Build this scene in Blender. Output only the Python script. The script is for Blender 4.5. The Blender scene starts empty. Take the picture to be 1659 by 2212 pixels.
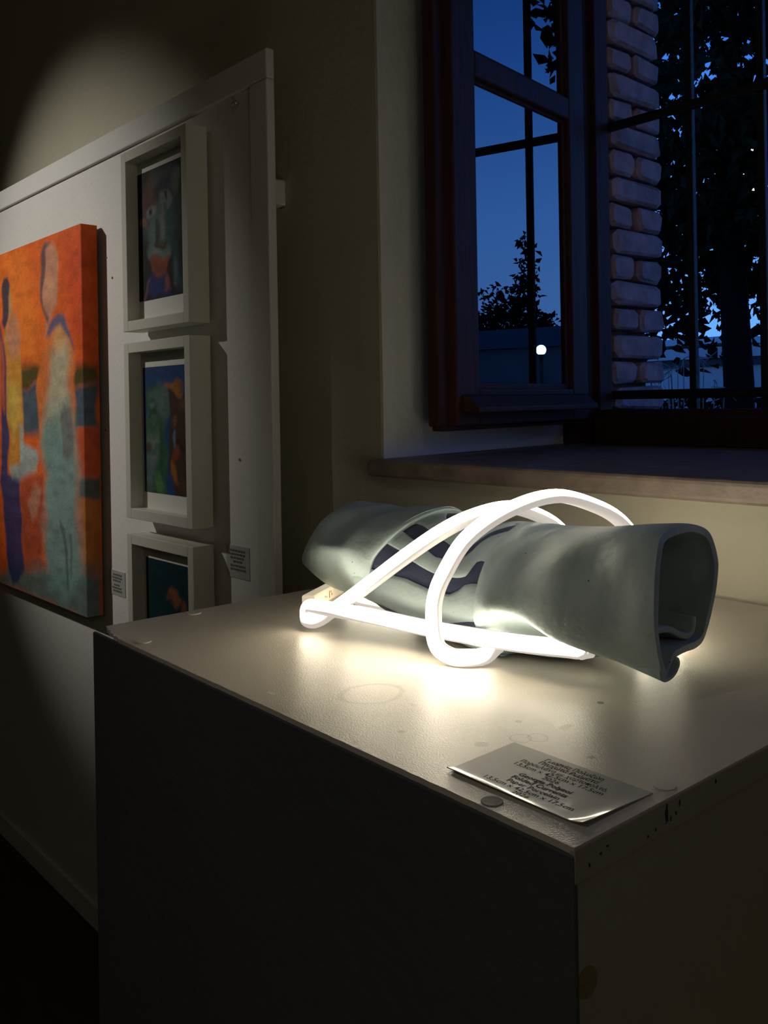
import bpy, math, random
import numpy as np
from mathutils import Vector, Matrix

# ------------------------------------------------------------------ camera, sky, lamps, exposure
scene = bpy.context.scene
COL = scene.collection
TOP = 1.06                       # height of the plinth top
AW = math.radians(41.71); ROLL = math.radians(0.983)
cam_data = bpy.data.cameras.new('camera')
cam_data.sensor_fit = 'VERTICAL'; cam_data.sensor_height = 36.0; cam_data.sensor_width = 27.0
cam_data.lens = 36.0 * 1931 / 2212
cam_data.shift_y = (869 - 1106) / 2212
cam_data.clip_start = .02; cam_data.clip_end = 300
cam = bpy.data.objects.new('camera', cam_data); COL.objects.link(cam)
eR = Vector((math.sin(AW), math.cos(AW), 0)); eF = Vector((-math.cos(AW), math.sin(AW), 0)); eU = Vector((0, 0, 1))
c_, s_ = math.cos(ROLL), math.sin(ROLL)
ax, ay, az = eR * c_ - eU * s_, eR * s_ + eU * c_, -eF
cam.matrix_world = Matrix(((ax.x, ay.x, az.x, 0), (ax.y, ay.y, az.y, 0), (ax.z, ay.z, az.z, TOP + .235), (0, 0, 0, 1)))
scene.camera = cam

world = bpy.data.worlds.new('dusk_sky'); scene.world = world; world.use_nodes = True
wn = world.node_tree; wn.nodes.clear()
w_out = wn.nodes.new('ShaderNodeOutputWorld'); w_bg = wn.nodes.new('ShaderNodeBackground')
w_tc = wn.nodes.new('ShaderNodeTexCoord'); w_sep = wn.nodes.new('ShaderNodeSeparateXYZ'); w_ramp = wn.nodes.new('ShaderNodeValToRGB')
wn.links.new(w_tc.outputs['Generated'], w_sep.inputs[0]); wn.links.new(w_sep.outputs['Z'], w_ramp.inputs[0])
wn.links.new(w_ramp.outputs[0], w_bg.inputs[0]); wn.links.new(w_bg.outputs[0], w_out.inputs[0])
e = w_ramp.color_ramp.elements
e[0].position = 0.0; e[0].color = (.12, .34, .86, 1)
e[1].position = .55; e[1].color = (.006, .04, .22, 1)
k = e.new(.2); k.color = (.07, .25, .80, 1)
k = e.new(.36); k.color = (.025, .13, .55, 1)
w_bg.inputs[1].default_value = 1.4

def lamp(name, kind, loc, target, energy, color, **kw):
    d = bpy.data.lights.new(name, kind); d.energy = energy; d.color = color
    for a, v in kw.items(): setattr(d, a, v)
    o = bpy.data.objects.new(name, d); COL.objects.link(o); o.location = loc
    o.rotation_euler = (Vector(target) - Vector(loc)).to_track_quat('-Z', 'Y').to_euler()
    return o
# gallery spotlight hung from the ceiling to the left, washing the panel
lamp('gallery_spotlight', 'SPOT', (-3.35, -1.15, 2.9), (-2.32, .93, 1.51), 160, (1, .94, .83), spot_size=math.radians(34), spot_blend=1.0, shadow_soft_size=.035)
# added fill light, unseen above the viewer, lifting the plinth and sculpture
lamp('plinth_fill', 'SPOT', (-.70, -1.15, 2.85), (-.40, .46, 1.02), 13, (1, .95, .86), spot_size=math.radians(46), spot_blend=1.0, shadow_soft_size=.12)
lamp('side_fill', 'POINT', (2.3, -1.6, 2.5), (0, 0, 0), 9, (1, .86, .62), shadow_soft_size=.15)  # added warm fill out of view, brightening the plinth's right face
LED = 15.5                       # radiance of the light tube along its crown
vs = scene.view_settings
scene.display_settings.display_device = 'sRGB'
vs.view_transform = 'Standard'; vs.look = 'None'; vs.exposure = 0; vs.gamma = 1; vs.use_curve_mapping = False

# ------------------------------------------------------------------ helpers
rng = random.Random(7)
def nodes(name):
    m = bpy.data.materials.new(name); m.use_nodes = True
    nt = m.node_tree; b = nt.nodes['Principled BSDF']; return m, nt, b
def mat(name, col, rough=.6, bump=0, scale=40, var=0, vscale=8, spec=.5, metal=0, detail=4, bdist=.01, stretch=None):
    m, nt, b = nodes(name)
    b.inputs['Base Color'].default_value = (*col, 1); b.inputs['Roughness'].default_value = rough
    b.inputs['Specular IOR Level'].default_value = spec; b.inputs['Metallic'].default_value = metal
    tc = nt.nodes.new('ShaderNodeTexCoord'); src = tc.outputs['Object']
    if stretch:
        mp = nt.nodes.new('ShaderNodeMapping'); mp.inputs['Scale'].default_value = stretch
        nt.links.new(src, mp.inputs[0]); src = mp.outputs[0]
    if var:
        n = nt.nodes.new('ShaderNodeTexNoise'); n.inputs['Scale'].default_value = vscale; n.inputs['Detail'].default_value = 5
        r = nt.nodes.new('ShaderNodeValToRGB'); nt.links.new(src, n.inputs[0]); nt.links.new(n.outputs[0], r.inputs[0])
        r.color_ramp.elements[0].position = .3; r.color_ramp.elements[1].position = .7
        r.color_ramp.elements[0].color = (*[max(0, c*(1-var)) for c in col], 1); r.color_ramp.elements[1].color = (*[min(1, c*(1+var)) for c in col], 1)
        nt.links.new(r.outputs[0], b.inputs['Base Color'])
    if bump:
        n = nt.nodes.new('ShaderNodeTexNoise'); n.inputs['Scale'].default_value = scale; n.inputs['Detail'].default_value = detail
        bp = nt.nodes.new('ShaderNodeBump'); bp.inputs['Strength'].default_value = bump; bp.inputs['Distance'].default_value = bdist
        nt.links.new(src, n.inputs[0]); nt.links.new(n.outputs[0], bp.inputs['Height']); nt.links.new(bp.outputs[0], b.inputs['Normal'])
    return m
def emit(name, col, s):
    m, nt, b = nodes(name); b.inputs['Base Color'].default_value = (*[min(1, c) for c in col], 1)
    b.inputs['Emission Color'].default_value = (*col, 1); b.inputs['Emission Strength'].default_value = s; return m

class MB:                         # collects shapes, builds ONE mesh object
    def __init__(s): s.v = []; s.f = []; s.sm = []
    def add(s, v, f, smooth=False):
        n = len(s.v); s.v += [tuple(map(float, p)) for p in v]; s.f += [tuple(i + n for i in q) for q in f]; s.sm += [smooth]*len(f); return s
    def box(s, a, b):
        x0, y0, z0 = a; x1, y1, z1 = b
        return s.add([(x0,y0,z0),(x1,y0,z0),(x1,y1,z0),(x0,y1,z0),(x0,y0,z1),(x1,y0,z1),(x1,y1,z1),(x0,y1,z1)],
                     [(0,3,2,1),(4,5,6,7),(0,1,5,4),(1,2,6,5),(2,3,7,6),(3,0,4,7)])
    def prism(s, poly, z0, z1):   # polygon (x,y) counter-clockwise, extruded in z
        n = len(poly); v = [(x, y, z0) for x, y in poly] + [(x, y, z1) for x, y in poly]
        return s.add(v, [tuple(range(n-1, -1, -1)), tuple(range(n, 2*n))] + [(i, (i+1) % n, (i+1) % n + n, i + n) for i in range(n)])
    def grid(s, G, cu=False, cv=False, smooth=True):
        G = np.asarray(G); U, V = G.shape[:2]; f = []
        for i in range(U if cu else U-1):
            for j in range(V if cv else V-1):
                f.append((i*V+j, i*V+(j+1) % V, ((i+1) % U)*V+(j+1) % V, ((i+1) % U)*V+j))
        return s.add(G.reshape(-1, 3), f, smooth)
    def tube(s, path, r, n=8, cap=True):   # r scalar or list
        P = [Vector(p) for p in path]; R = r if hasattr(r, '__len__') else [r]*len(P); rings = []; up = Vector((.1, .2, .97))
        for i, p in enumerate(P):
            t = (P[min(i+1, len(P)-1)] - P[max(i-1, 0)]).normalized()
            if abs(t.dot(up)) > .98: up = Vector((1, 0, .1))
            a = (up - t*up.dot(t)).normalized(); b = t.cross(a); up = a
            rings.append([tuple(p + (a*math.cos(q) + b*math.sin(q))*R[i]) for q in [2*math.pi*j/n for j in range(n)]])
        s.grid(rings, cv=True)
        if cap:
            m = len(s.v) - len(P)*n
            s.f.append(tuple(range(m+n-1, m-1, -1))); s.f.append(tuple(range(len(s.v)-n, len(s.v)))); s.sm += [False, False]
        return s
    def xform(s, M): s.v = [tuple(M @ Vector(p)) for p in s.v]; return s
    def build(s, name, m=None, parent=None, bevel=0, seg=2, solid=0, loc=None):
        me = bpy.data.meshes.new(name); me.from_pydata(s.v, [], s.f)
        me.polygons.foreach_set('use_smooth', s.sm); me.update()
        o = bpy.data.objects.new(name, me); COL.objects.link(o)
        if m: me.materials.append(m)
        if solid:
            md = o.modifiers.new('solidify', 'SOLIDIFY'); md.thickness = solid; md.offset = -1
        if bevel:
            md = o.modifiers.new('bevel', 'BEVEL'); md.width = bevel; md.segments = seg; md.limit_method = 'ANGLE'
        if parent is not None: adopt(o, parent)
        if loc: o.location = loc
        return o
def empty(name, loc=(0, 0, 0)):
    o = bpy.data.objects.new(name, None); COL.objects.link(o); o.location = loc; o.empty_display_size = .05; return o
def tag(o, label, cat, group=None, kind=None):
    o['label'] = label; o['category'] = cat
    if group: o['group'] = group
    if kind: o['kind'] = kind
    return o
def struct(o): o['kind'] = 'structure'; return o
def box(name, a, b, m, parent=None, bevel=0): return MB().box(a, b).build(name, m, parent, bevel)
def adopt(ch, root):              # parts are modelled in place: undo the offset of the Empty they hang on
    ch.parent = root
    if root.type == 'EMPTY': ch.matrix_parent_inverse = Matrix.Translation(-root.location)
    return ch

def cm(P, n, closed=False):       # Catmull-Rom, n samples per span
    P = np.asarray(P, float); k = len(P); out = []
    for i in range(k if closed else k-1):
        if closed: a, b, c, d = P[i-1], P[i], P[(i+1) % k], P[(i+2) % k]
        else:
            b, c = P[i], P[i+1]; a = P[i-1] if i else 2*b-c; d = P[i+2] if i+2 < k else 2*c-b
        for j in range(n):
            t = j/n; out.append(.5*(2*b + (c-a)*t + (2*a-5*b+4*c-d)*t*t + (3*b-a-3*c+d)*t**3))
    if not closed: out.append(P[-1])
    return np.array(out)
def loft(S, nu, nv):
    R = np.array([cm(s, nv, True) for s in S])
    return np.array([cm(R[:, j], nu) for j in range(R.shape[1])]).transpose(1, 0, 2)

# ------------------------------------------------------------------ materials
M_wall = mat('aged cream wall paint', (.47, .45, .355), .8, .25, 60, .05, 3)
M_reveal = mat('white plaster reveal', (.78, .82, .86), .85, .3, 45, .06, 4)
M_ceil = mat('ceiling paint', (.55, .53, .48), .9)
M_floor = mat('dark brown floor boards', (.035, .022, .014), .45, .2, 30, .3, 5, stretch=(1, 8, 1))
M_stone = mat('beige travertine sill', (.25, .20, .17), .5, .35, 55, .22, 26)
M_wood = mat('dark red brown varnished wood', (.060, .026, .022), .55, .08, 30, .3, 14, stretch=(6, 6, .6), spec=.18)
M_panel = mat('white painted panel', (.74, .73, .72), .55, .1, 80, .03, 5)
M_frame = mat('white lacquered frame', (.70, .69, .62), .5, .06, 90)
M_mat = mat('white mount board', (.66, .66, .63), .8)
M_box = mat('off-white plinth paint', (.34, .32, .26), .55, .12, 90, .05, 6)
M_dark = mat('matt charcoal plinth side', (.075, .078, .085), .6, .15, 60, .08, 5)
M_iron = mat('black wrought iron', (.012, .012, .014), .55, .3, 80)
M_brick = mat('pale reddish brick', (.44, .32, .36), .9, .7, 55, .25, 18)
M_mortar = mat('brown mortar', (.16, .09, .06), .95, .8, 90, .2, 30)
M_bark = mat('dark bark', (.010, .008, .007), .95, .6, 30, spec=.05)
M_ground = mat('dark garden soil and grass', (.02, .03, .015), .95, .5, 12, .4, 3)
M_steel = mat('bright screw steel', (.8, .78, .72), .2, metal=1)
M_ink = mat('black print', (.010, .010, .010), .7, spec=.1)
M_pale = mat('pale celadon porcelain', (.40, .50, .51), .48, .22, 150, .06, 30, spec=.4, bdist=.004)
def pits(m, size, scale):         # scattered pinholes in the clay
    nt = m.node_tree; b = nt.nodes['Principled BSDF']; src = b.inputs['Base Color'].links[0].from_socket
    v = nt.nodes.new('ShaderNodeTexVoronoi'); v.inputs['Scale'].default_value = scale; tc = nt.nodes.new('ShaderNodeTexCoord'); nt.links.new(tc.outputs['Object'], v.inputs['Vector'])
    c = nt.nodes.new('ShaderNodeMath'); c.operation = 'LESS_THAN'; c.inputs[1].default_value = size; nt.links.new(v.outputs['Distance'], c.inputs[0])
    mx = nt.nodes.new('ShaderNodeMix'); mx.data_type = 'RGBA'; nt.links.new(c.outputs[0], mx.inputs[0]); nt.links.new(src, mx.inputs[6]); mx.inputs[7].default_value = (.05, .055, .05, 1)
    nt.links.new(mx.outputs[2], b.inputs['Base Color'])
pits(M_pale, .055, 75)
M_navy = mat('navy blue porcelain', (.055, .065, .125), .5, .25, 160, .12, 40, spec=.4, bdist=.004)
M_lit, lnt, lb = nodes('warm glowing silicone')      # brightest along the crown of the profile, dimmer down its sides
lb.inputs['Base Color'].default_value = (.9, .88, .82, 1); lb.inputs['Emission Color'].default_value = (1, .88, .66, 1)
la = lnt.nodes.new('ShaderNodeAttribute'); la.attribute_name = 'crown'; lm = lnt.nodes.new('ShaderNodeMath'); lm.operation = 'MULTIPLY'; lm.inputs[1].default_value = LED
lnt.links.new(la.outputs['Fac'], lm.inputs[0]); lnt.links.new(lm.outputs[0], lb.inputs['Emission Strength'])
M_back = emit('dim silicone backing', (1, .90, .80), .50); M_back.node_tree.nodes['Principled BSDF'].inputs['Base Color'].default_value = (.22, .21, .20, 1)

# ------------------------------------------------------------------ room shell
H = 3.2
XL, XR, YB = -5.2, 3.0, -4.0
WX0, WX1, SILL, HEAD = -1.13, .42, 1.2, 2.75       # window niche
struct(box('floor', (XL, YB, -.08), (XR, 2.0, 0), M_floor))
struct(box('ceiling', (XL, YB, H), (XR, 2.0, H+.1), M_ceil))
struct(box('wall_left', (XL-.15, YB, 0), (XL, 2.0, H), M_wall))
struct(box('wall_right', (XR, YB, 0), (XR+.15, 2.0, H), M_wall))
struct(box('wall_front', (XL-.15, YB-.15, 0), (XR+.15, YB, H), M_wall))
wb = MB()
wb.prism([(XL, 1.0), (WX0, 1.0), (-1.178, 1.56), (-1.178, 1.66), (XL, 1.66)], 0, H)
wb.box((WX0, 1.0, 0), (WX1, 1.66, SILL-.0285))
wb.box((WX0, 1.0, HEAD), (WX1, 1.66, H))
wb.prism([(WX1, 1.0), (XR, 1.0), (XR, 1.66), (WX1+.05, 1.66), (WX1+.05, 1.56)], 0, H)
wall_back = struct(wb.build('wall_back', M_wall))
# whiter plaster skin of the window reveal
rv = MB().prism([(-1.128, 1.002), (-1.126, 1.002), (-1.172, 1.56), (-1.177, 1.56)], SILL, HEAD).build('wall_reveal', M_reveal); struct(rv)
rv2 = MB().prism([(.417, 1.002), (.419, 1.002), (.467, 1.56), (.462, 1.56)], SILL, HEAD).build('wall_reveal', M_reveal); struct(rv2)
struct(box('baseboard_left', (XL, YB, 0), (XL+.015, 1.0, .08), M_frame))
struct(box('baseboard_right', (XR-.015, YB, 0), (XR, 1.0, .08), M_frame))
sill = MB().box((-1.134, .968, 1.172), (.44, 1.575, SILL)).build('trim_1', M_stone, bevel=.007, seg=3); struct(sill)

# outer skin of the thick wall: brick jamb, courses alternating one long brick and two short ones
outer = MB().box((-2.6, 1.66, -.3), (-1.145, 1.835, 3.4)).build('wall_outside', M_mortar); struct(outer)
struct(box('wall_outside', (.46, 1.66, -.3), (2.4, 1.86, 3.4), M_mortar))
struct(box('wall_outside', (-1.145, 1.66, -.3), (.46, 1.835, 1.19), M_mortar))
struct(box('wall_outside', (-1.145, 1.66, 2.75), (.46, 1.86, 3.4), M_mortar))
def brick(y0, y1, z0, z1, n):
    r = random.Random(n); B = MB()
    # slightly uneven block with worn rounded corners: 3 x 3 lattice faces pushed about
    x0, x1 = -1.24, -1.108 + r.uniform(-.005, .004)
    P = []
    for (ty, tz) in ((.10, 0), (.9, 0), (1, .18), (1, .82), (.9, 1), (.10, 1), (0, .82), (0, .18)):
        P.append((y0 + (y1-y0)*ty + r.uniform(-.003, .003), z0 + (z1-z0)*tz + r.uniform(-.0035, .0035)))
    v = [(x0, y, z) for y, z in P] + [(x1-.008, y, z) for y, z in P]
    cy, cz = (y0+y1)/2, (z0+z1)/2
    v += [(x1 + r.uniform(-.003, .003), cy + (y-cy)*.84, cz + (z-cz)*.78) for y, z in P]
    f = [tuple(range(16, 24))]
    for a in (0, 8):
        for i in range(8): f.append((a+i, a+(i+1) % 8, a+(i+1) % 8 + 8, a+i+8))
    return B.add(v, f)
z = 1.2145; n = 0
while z < 2.72:
    e0 = rng.uniform(-.006, .006)
    if n % 2: spans = [(1.664, 1.862 + e0)]
    else: spans = [(1.664, 1.752 + e0*.5), (1.764 + e0*.5, 1.862 + e0)]
    for a, b in spans: brick(a, b, z, z + .049, 100*n + int(a*100)).build('brick', M_brick, outer)
    z += .0572; n += 1

# ------------------------------------------------------------------ window: fixed frame, open casement, glazing
win = empty('window_1', (-.35, 1.6, SILL)); struct(win)
fr = MB().box((-1.176, 1.555, SILL), (-1.135, 1.645, HEAD)).box((-1.137, 1.572, SILL), (-1.118, 1.640, HEAD)).box((-1.12, 1.594, SILL), (-1.104, 1.642, HEAD))
fr.build('jamb_post', M_wood, win, .003)
MB().box((.42, 1.555, SILL), (.464, 1.645, HEAD)).box((.40, 1.594, SILL), (.42, 1.642, HEAD)).build('jamb_post', M_wood, win, .003)
MB().box((-1.10, 1.565, SILL), (.42, 1.645, 1.258)).box((-1.10, 1.59, 1.255), (.42, 1.638, 1.272)).build('bottom_rail', M_wood, win, .004)
MB().box((-1.10, 1.565, 2.69), (.42, 1.645, HEAD)).build('top_rail', M_wood, win, .004)
HX, HY = -1.0875, 1.56
MS = Matrix(((.1340, .991, 0, HX), (-.991, .1340, 0, HY), (0, 0, 1, 0), (0, 0, 0, 1)))   # s along the leaf, o out of its face
LT = 2.66
def sash(name, boxes, m, bev=.003):
    b = MB()
    for a, c in boxes: b.box(a, c)
    b.xform(MS); return b.build(name, m, win, bev)
sash('sash_stile', [((.425, -.045, 1.253), (.492, 0, LT)), ((.415, -.032, 1.32), (.43, -.010, LT-.05)), ((.490, -.040, 1.253), (.520, -.016, LT))], M_wood)
sash('sash_stile', [((.035, -.045, 1.253), (.098, 0, LT)), ((.095, -.032, 1.32), (.106, -.010, LT-.05)), ((.008, -.040, 1.253), (.037, -.016, LT))], M_wood)
sash('sash_rail', [((.098, -.045, 1.253), (.425, 0, 1.315)), ((.098, -.032, 1.31), (.425, -.010, 1.326)), ((.02, -.040, 1.245), (.51, -.016, 1.256))], M_wood)
sash('sash_rail', [((.098, -.045, 1.850), (.425, 0, 1.893)), ((.098, -.032, 1.843), (.425, -.010, 1.902))], M_wood)
sash('sash_rail', [((.098, -.045, LT-.07), (.425, 0, LT)), ((.098, -.032, LT-.08), (.425, -.010, LT-.06))], M_wood)
drip = MB().add([(s, o, zz) for s in (.06, .478) for o, zz in ((.0, 1.306), (.012, 1.303), (.034, 1.284), (.034, 1.275), (.0, 1.277))],
    [(0,1,2,3,4), (9,8,7,6,5)] + [(i, i+5, (i+1) % 5 + 5, (i+1) % 5) for i in range(5)]).xform(MS)
drip.build('drip_moulding', M_wood, win, .002)
gm, gnt, gb = nodes('reflective window glass')
gnt.nodes.remove(gb); go = gnt.nodes['Material Output']
g1 = gnt.nodes.new('ShaderNodeBsdfTransparent'); g1.inputs[0].default_value = (.90, .94, .96, 1)
g2 = gnt.nodes.new('ShaderNodeBsdfGlossy'); g2.inputs['Roughness'].default_value = 0.0; g2.inputs[0].default_value = (.95, .97, 1, 1)
gf = gnt.nodes.new('ShaderNodeFresnel'); gf.inputs[0].default_value = 3.0
gx = gnt.nodes.new('ShaderNodeMixShader')
gnt.links.new(gf.outputs[0], gx.inputs[0]); gnt.links.new(g1.outputs[0], gx.inputs[1]); gnt.links.new(g2.outputs[0], gx.inputs[2]); gnt.links.new(gx.outputs[0], go.inputs[0])
for z0, z1 in ((1.318, 1.848), (1.895, LT-.065)):
    for o in (-.018, -.030): sash('pane', [((.097, o, z0), (.426, o+.004, z1))], gm, 0)

# unseen overhang added outside to keep high sky light out of the niche
struct(box('added_eave', (-4.5, 1.86, 2.95), (4.5, 2.75, 3.07), M_wood))

# iron grille in the opening
gr = empty('window_grille', (-.35, 1.66, 1.19)); tag(gr, 'black iron bar grille fixed outside the window opening', 'grille')
for i in range(10):
    x = -.927 + .1467*i
    box('upright_bar', (x-.0075, 1.657, 1.19), (x+.0075, 1.671, 2.75), M_iron, gr, .002)
for zz in (1.302, 1.878, 2.46): box('cross_bar', (-1.12, 1.646, zz-.0095), (.46, 1.658, zz+.0095), M_iron, gr, .003)

# ------------------------------------------------------------------ display panel standing before the wall
PX0, PX1, PF, PBK, PZ = -4.3, -1.338, .922, .940, 1.940
pn = empty('display_panel', (-2.5, .93, 0)); tag(pn, 'tall white framed display panel standing in front of the wall', 'panel')
box('panel_field', (PX0, PF+.008, .012), (PX1-.004, PBK, PZ-.003), M_panel, pn)
box('top_rail', (PX0, PF, PZ-.055), (PX1, PBK, PZ), M_panel, pn, .003)
box('bottom_rail', (PX0, PF, .0), (PX1, PBK, .062), M_panel, pn, .003)
box('stile', (PX1-.058, PF, .062), (PX1, PBK, PZ-.055), M_panel, pn, .003)
box('stile', (PX0, PF, .062), (PX0+.058, PBK, PZ-.055), M_panel, pn, .003)
bk = MB().box((-1.46, PBK, 1.672), (-1.392, 1.0, 1.722)).build('spacer_block', M_panel, pn, .004); bk['label'] = 'rough white spacer block between panel and wall'
sc = MB()
sc.tube([(-1.443, .9299, 1.866), (-1.443, .920, 1.866)], .0025, 8).tube([(-1.443+.006*math.cos(a), .918, 1.861+.006*math.sin(a)) for a in [i*.5 for i in range(11)]], .0013, 6)
sc.build('screw_hook', M_steel, pn)['label'] = 'small bright screw hook'
nail_mat = mat('old nail hole', (.22, .20, .18), .9)
for x, zz in ((-2.03, 1.652), (-2.0, 1.60), (-2.05, 1.24), (-1.87, 1.47), (-1.46, 1.19)):
    MB().tube([(x, .931, zz), (x, .9285, zz)], .003, 8).build('nail_hole', nail_mat, pn)
# small printed caption cards stuck to the panel
M_faint = mat('faint grey print', (.14, .14, .14), .7, spec=.1)
M_cap = mat('grey clear caption film', (.46, .47, .45), .35)
def caption(name, x0, x1, z0, z1, label, lines):
    t = empty(name, ((x0+x1)/2, .93, z0)); tag(t, label, 'label', 'small caption cards on the panel')
    box('card', (x0, .9285, z0), (x1, .93, z1), M_cap, t)
    b = MB(); r = random.Random(3)
    for (a, w, zz) in lines:
        x = a - w/2
        while x < a + w/2:
            l = r.uniform(.004, .011); b.box((x, .9281, zz), (x+l, .9286, zz+.0042)); x += l + .0022
    b.build('print', M_faint, t)
xm = -1.4725
caption('caption_card', -1.512, -1.432, .962, 1.024, 'small caption card on the panel right of the framed pictures', [(xm, .05, 1.012), (xm, .056, 1.005), (xm, .05, .998), (xm, .03, .991), (xm, .05, .983), (xm, .05, .976)])
xm = -2.0
caption('caption_card.001', -2.042, -1.958, .85, .908, 'small caption card between the big canvas and the framed pictures', [(xm, .04, .896), (xm, .05, .889), (xm, .04, .882), (xm, .03, .872), (xm, .05, .865), (xm, .04, .858)])

# ------------------------------------------------------------------ paintings: pigment laid on fine grids as a colour attribute
ma, nta, ba = nodes('oil paint'); att = nta.nodes.new('ShaderNodeAttribute'); att.attribute_name = 'pigment'
nta.links.new(att.outputs['Color'], ba.inputs['Base Color']); ba.inputs['Roughness'].default_value = .6; ba.inputs['Specular IOR Level'].default_value = .2
nz = nta.nodes.new('ShaderNodeTexNoise'); nz.inputs['Scale'].default_value = 120; bpn = nta.nodes.new('ShaderNodeBump'); bpn.inputs['Strength'].default_value = .3; bpn.inputs['Distance'].default_value = .004
nta.links.new(nz.outputs[0], bpn.inputs['Height']); nta.links.new(bpn.outputs[0], ba.inputs['Normal'])
def smoothnoise(x, y, s, seed):
    r = np.random.RandomState(seed); g = r.rand(64, 64)
    u = (x*s) % 63; v = (y*s) % 63; i = u.astype(int); j = v.astype(int); a = u-i; b = v-j
    a = a*a*(3-2*a); b = b*b*(3-2*b); i2 = (i+1) % 64; j2 = (j+1) % 64
    return g[i, j]*(1-a)*(1-b) + g[i2, j]*a*(1-b) + g[i, j2]*(1-a)*b + g[i2, j2]*a*b
def cover(poly, x, y, soft):
    P = np.array(poly); ins = np.zeros(x.shape, bool); dist = np.full(x.shape, 1e9)
    for k in range(len(P)):
        (x0, y0), (x1, y1) = P[k], P[(k+1) % len(P)]
        if y0 != y1:
            c = ((y0 > y) != (y1 > y)) & (x < (x1-x0)*(y-y0)/(y1-y0) + x0); ins ^= c
        dx, dy = x1-x0, y1-y0; t = np.clip(((x-x0)*dx + (y-y0)*dy)/(dx*dx+dy*dy+1e-12), 0, 1)
        dist = np.minimum(dist, np.hypot(x-x0-t*dx, y-y0-t*dy))
    d = np.where(ins, dist, -dist)
    return np.clip(.5 + d/soft, 0, 1)
def paint(shapes, x, y, bg, soft, wob, ns):
    xx = x + wob*(smoothnoise(x, y, ns, 1)-.5); yy = y + wob*(smoothnoise(x, y, ns, 2)-.5)
    C = np.zeros(x.shape + (3,)) + np.array(bg)
    for poly, col, sf, op in shapes:
        a = (cover(poly, xx, yy, sf or soft)*op)[..., None]; C = C*(1-a) + np.array(col)*a
    br = .72 + .56*(.6*smoothnoise(x*.5, y*1.5, ns*3, 5) + .4*smoothnoise(x, y, ns*7, 6))
    return np.clip(C*br[..., None], 0, 1)
def pigment_grid(name, G, C, parent, extra=None):
    o = MB().grid(G, smooth=False).build(name, ma, parent); me = o.data
    ca = me.color_attributes.new('pigment', 'FLOAT_COLOR', 'POINT')
    ca.data.foreach_set('color', np.concatenate([C.reshape(-1, 3), np.ones((C.shape[0]*C.shape[1], 1))], 1).ravel().astype(np.float32))
    return o

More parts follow.
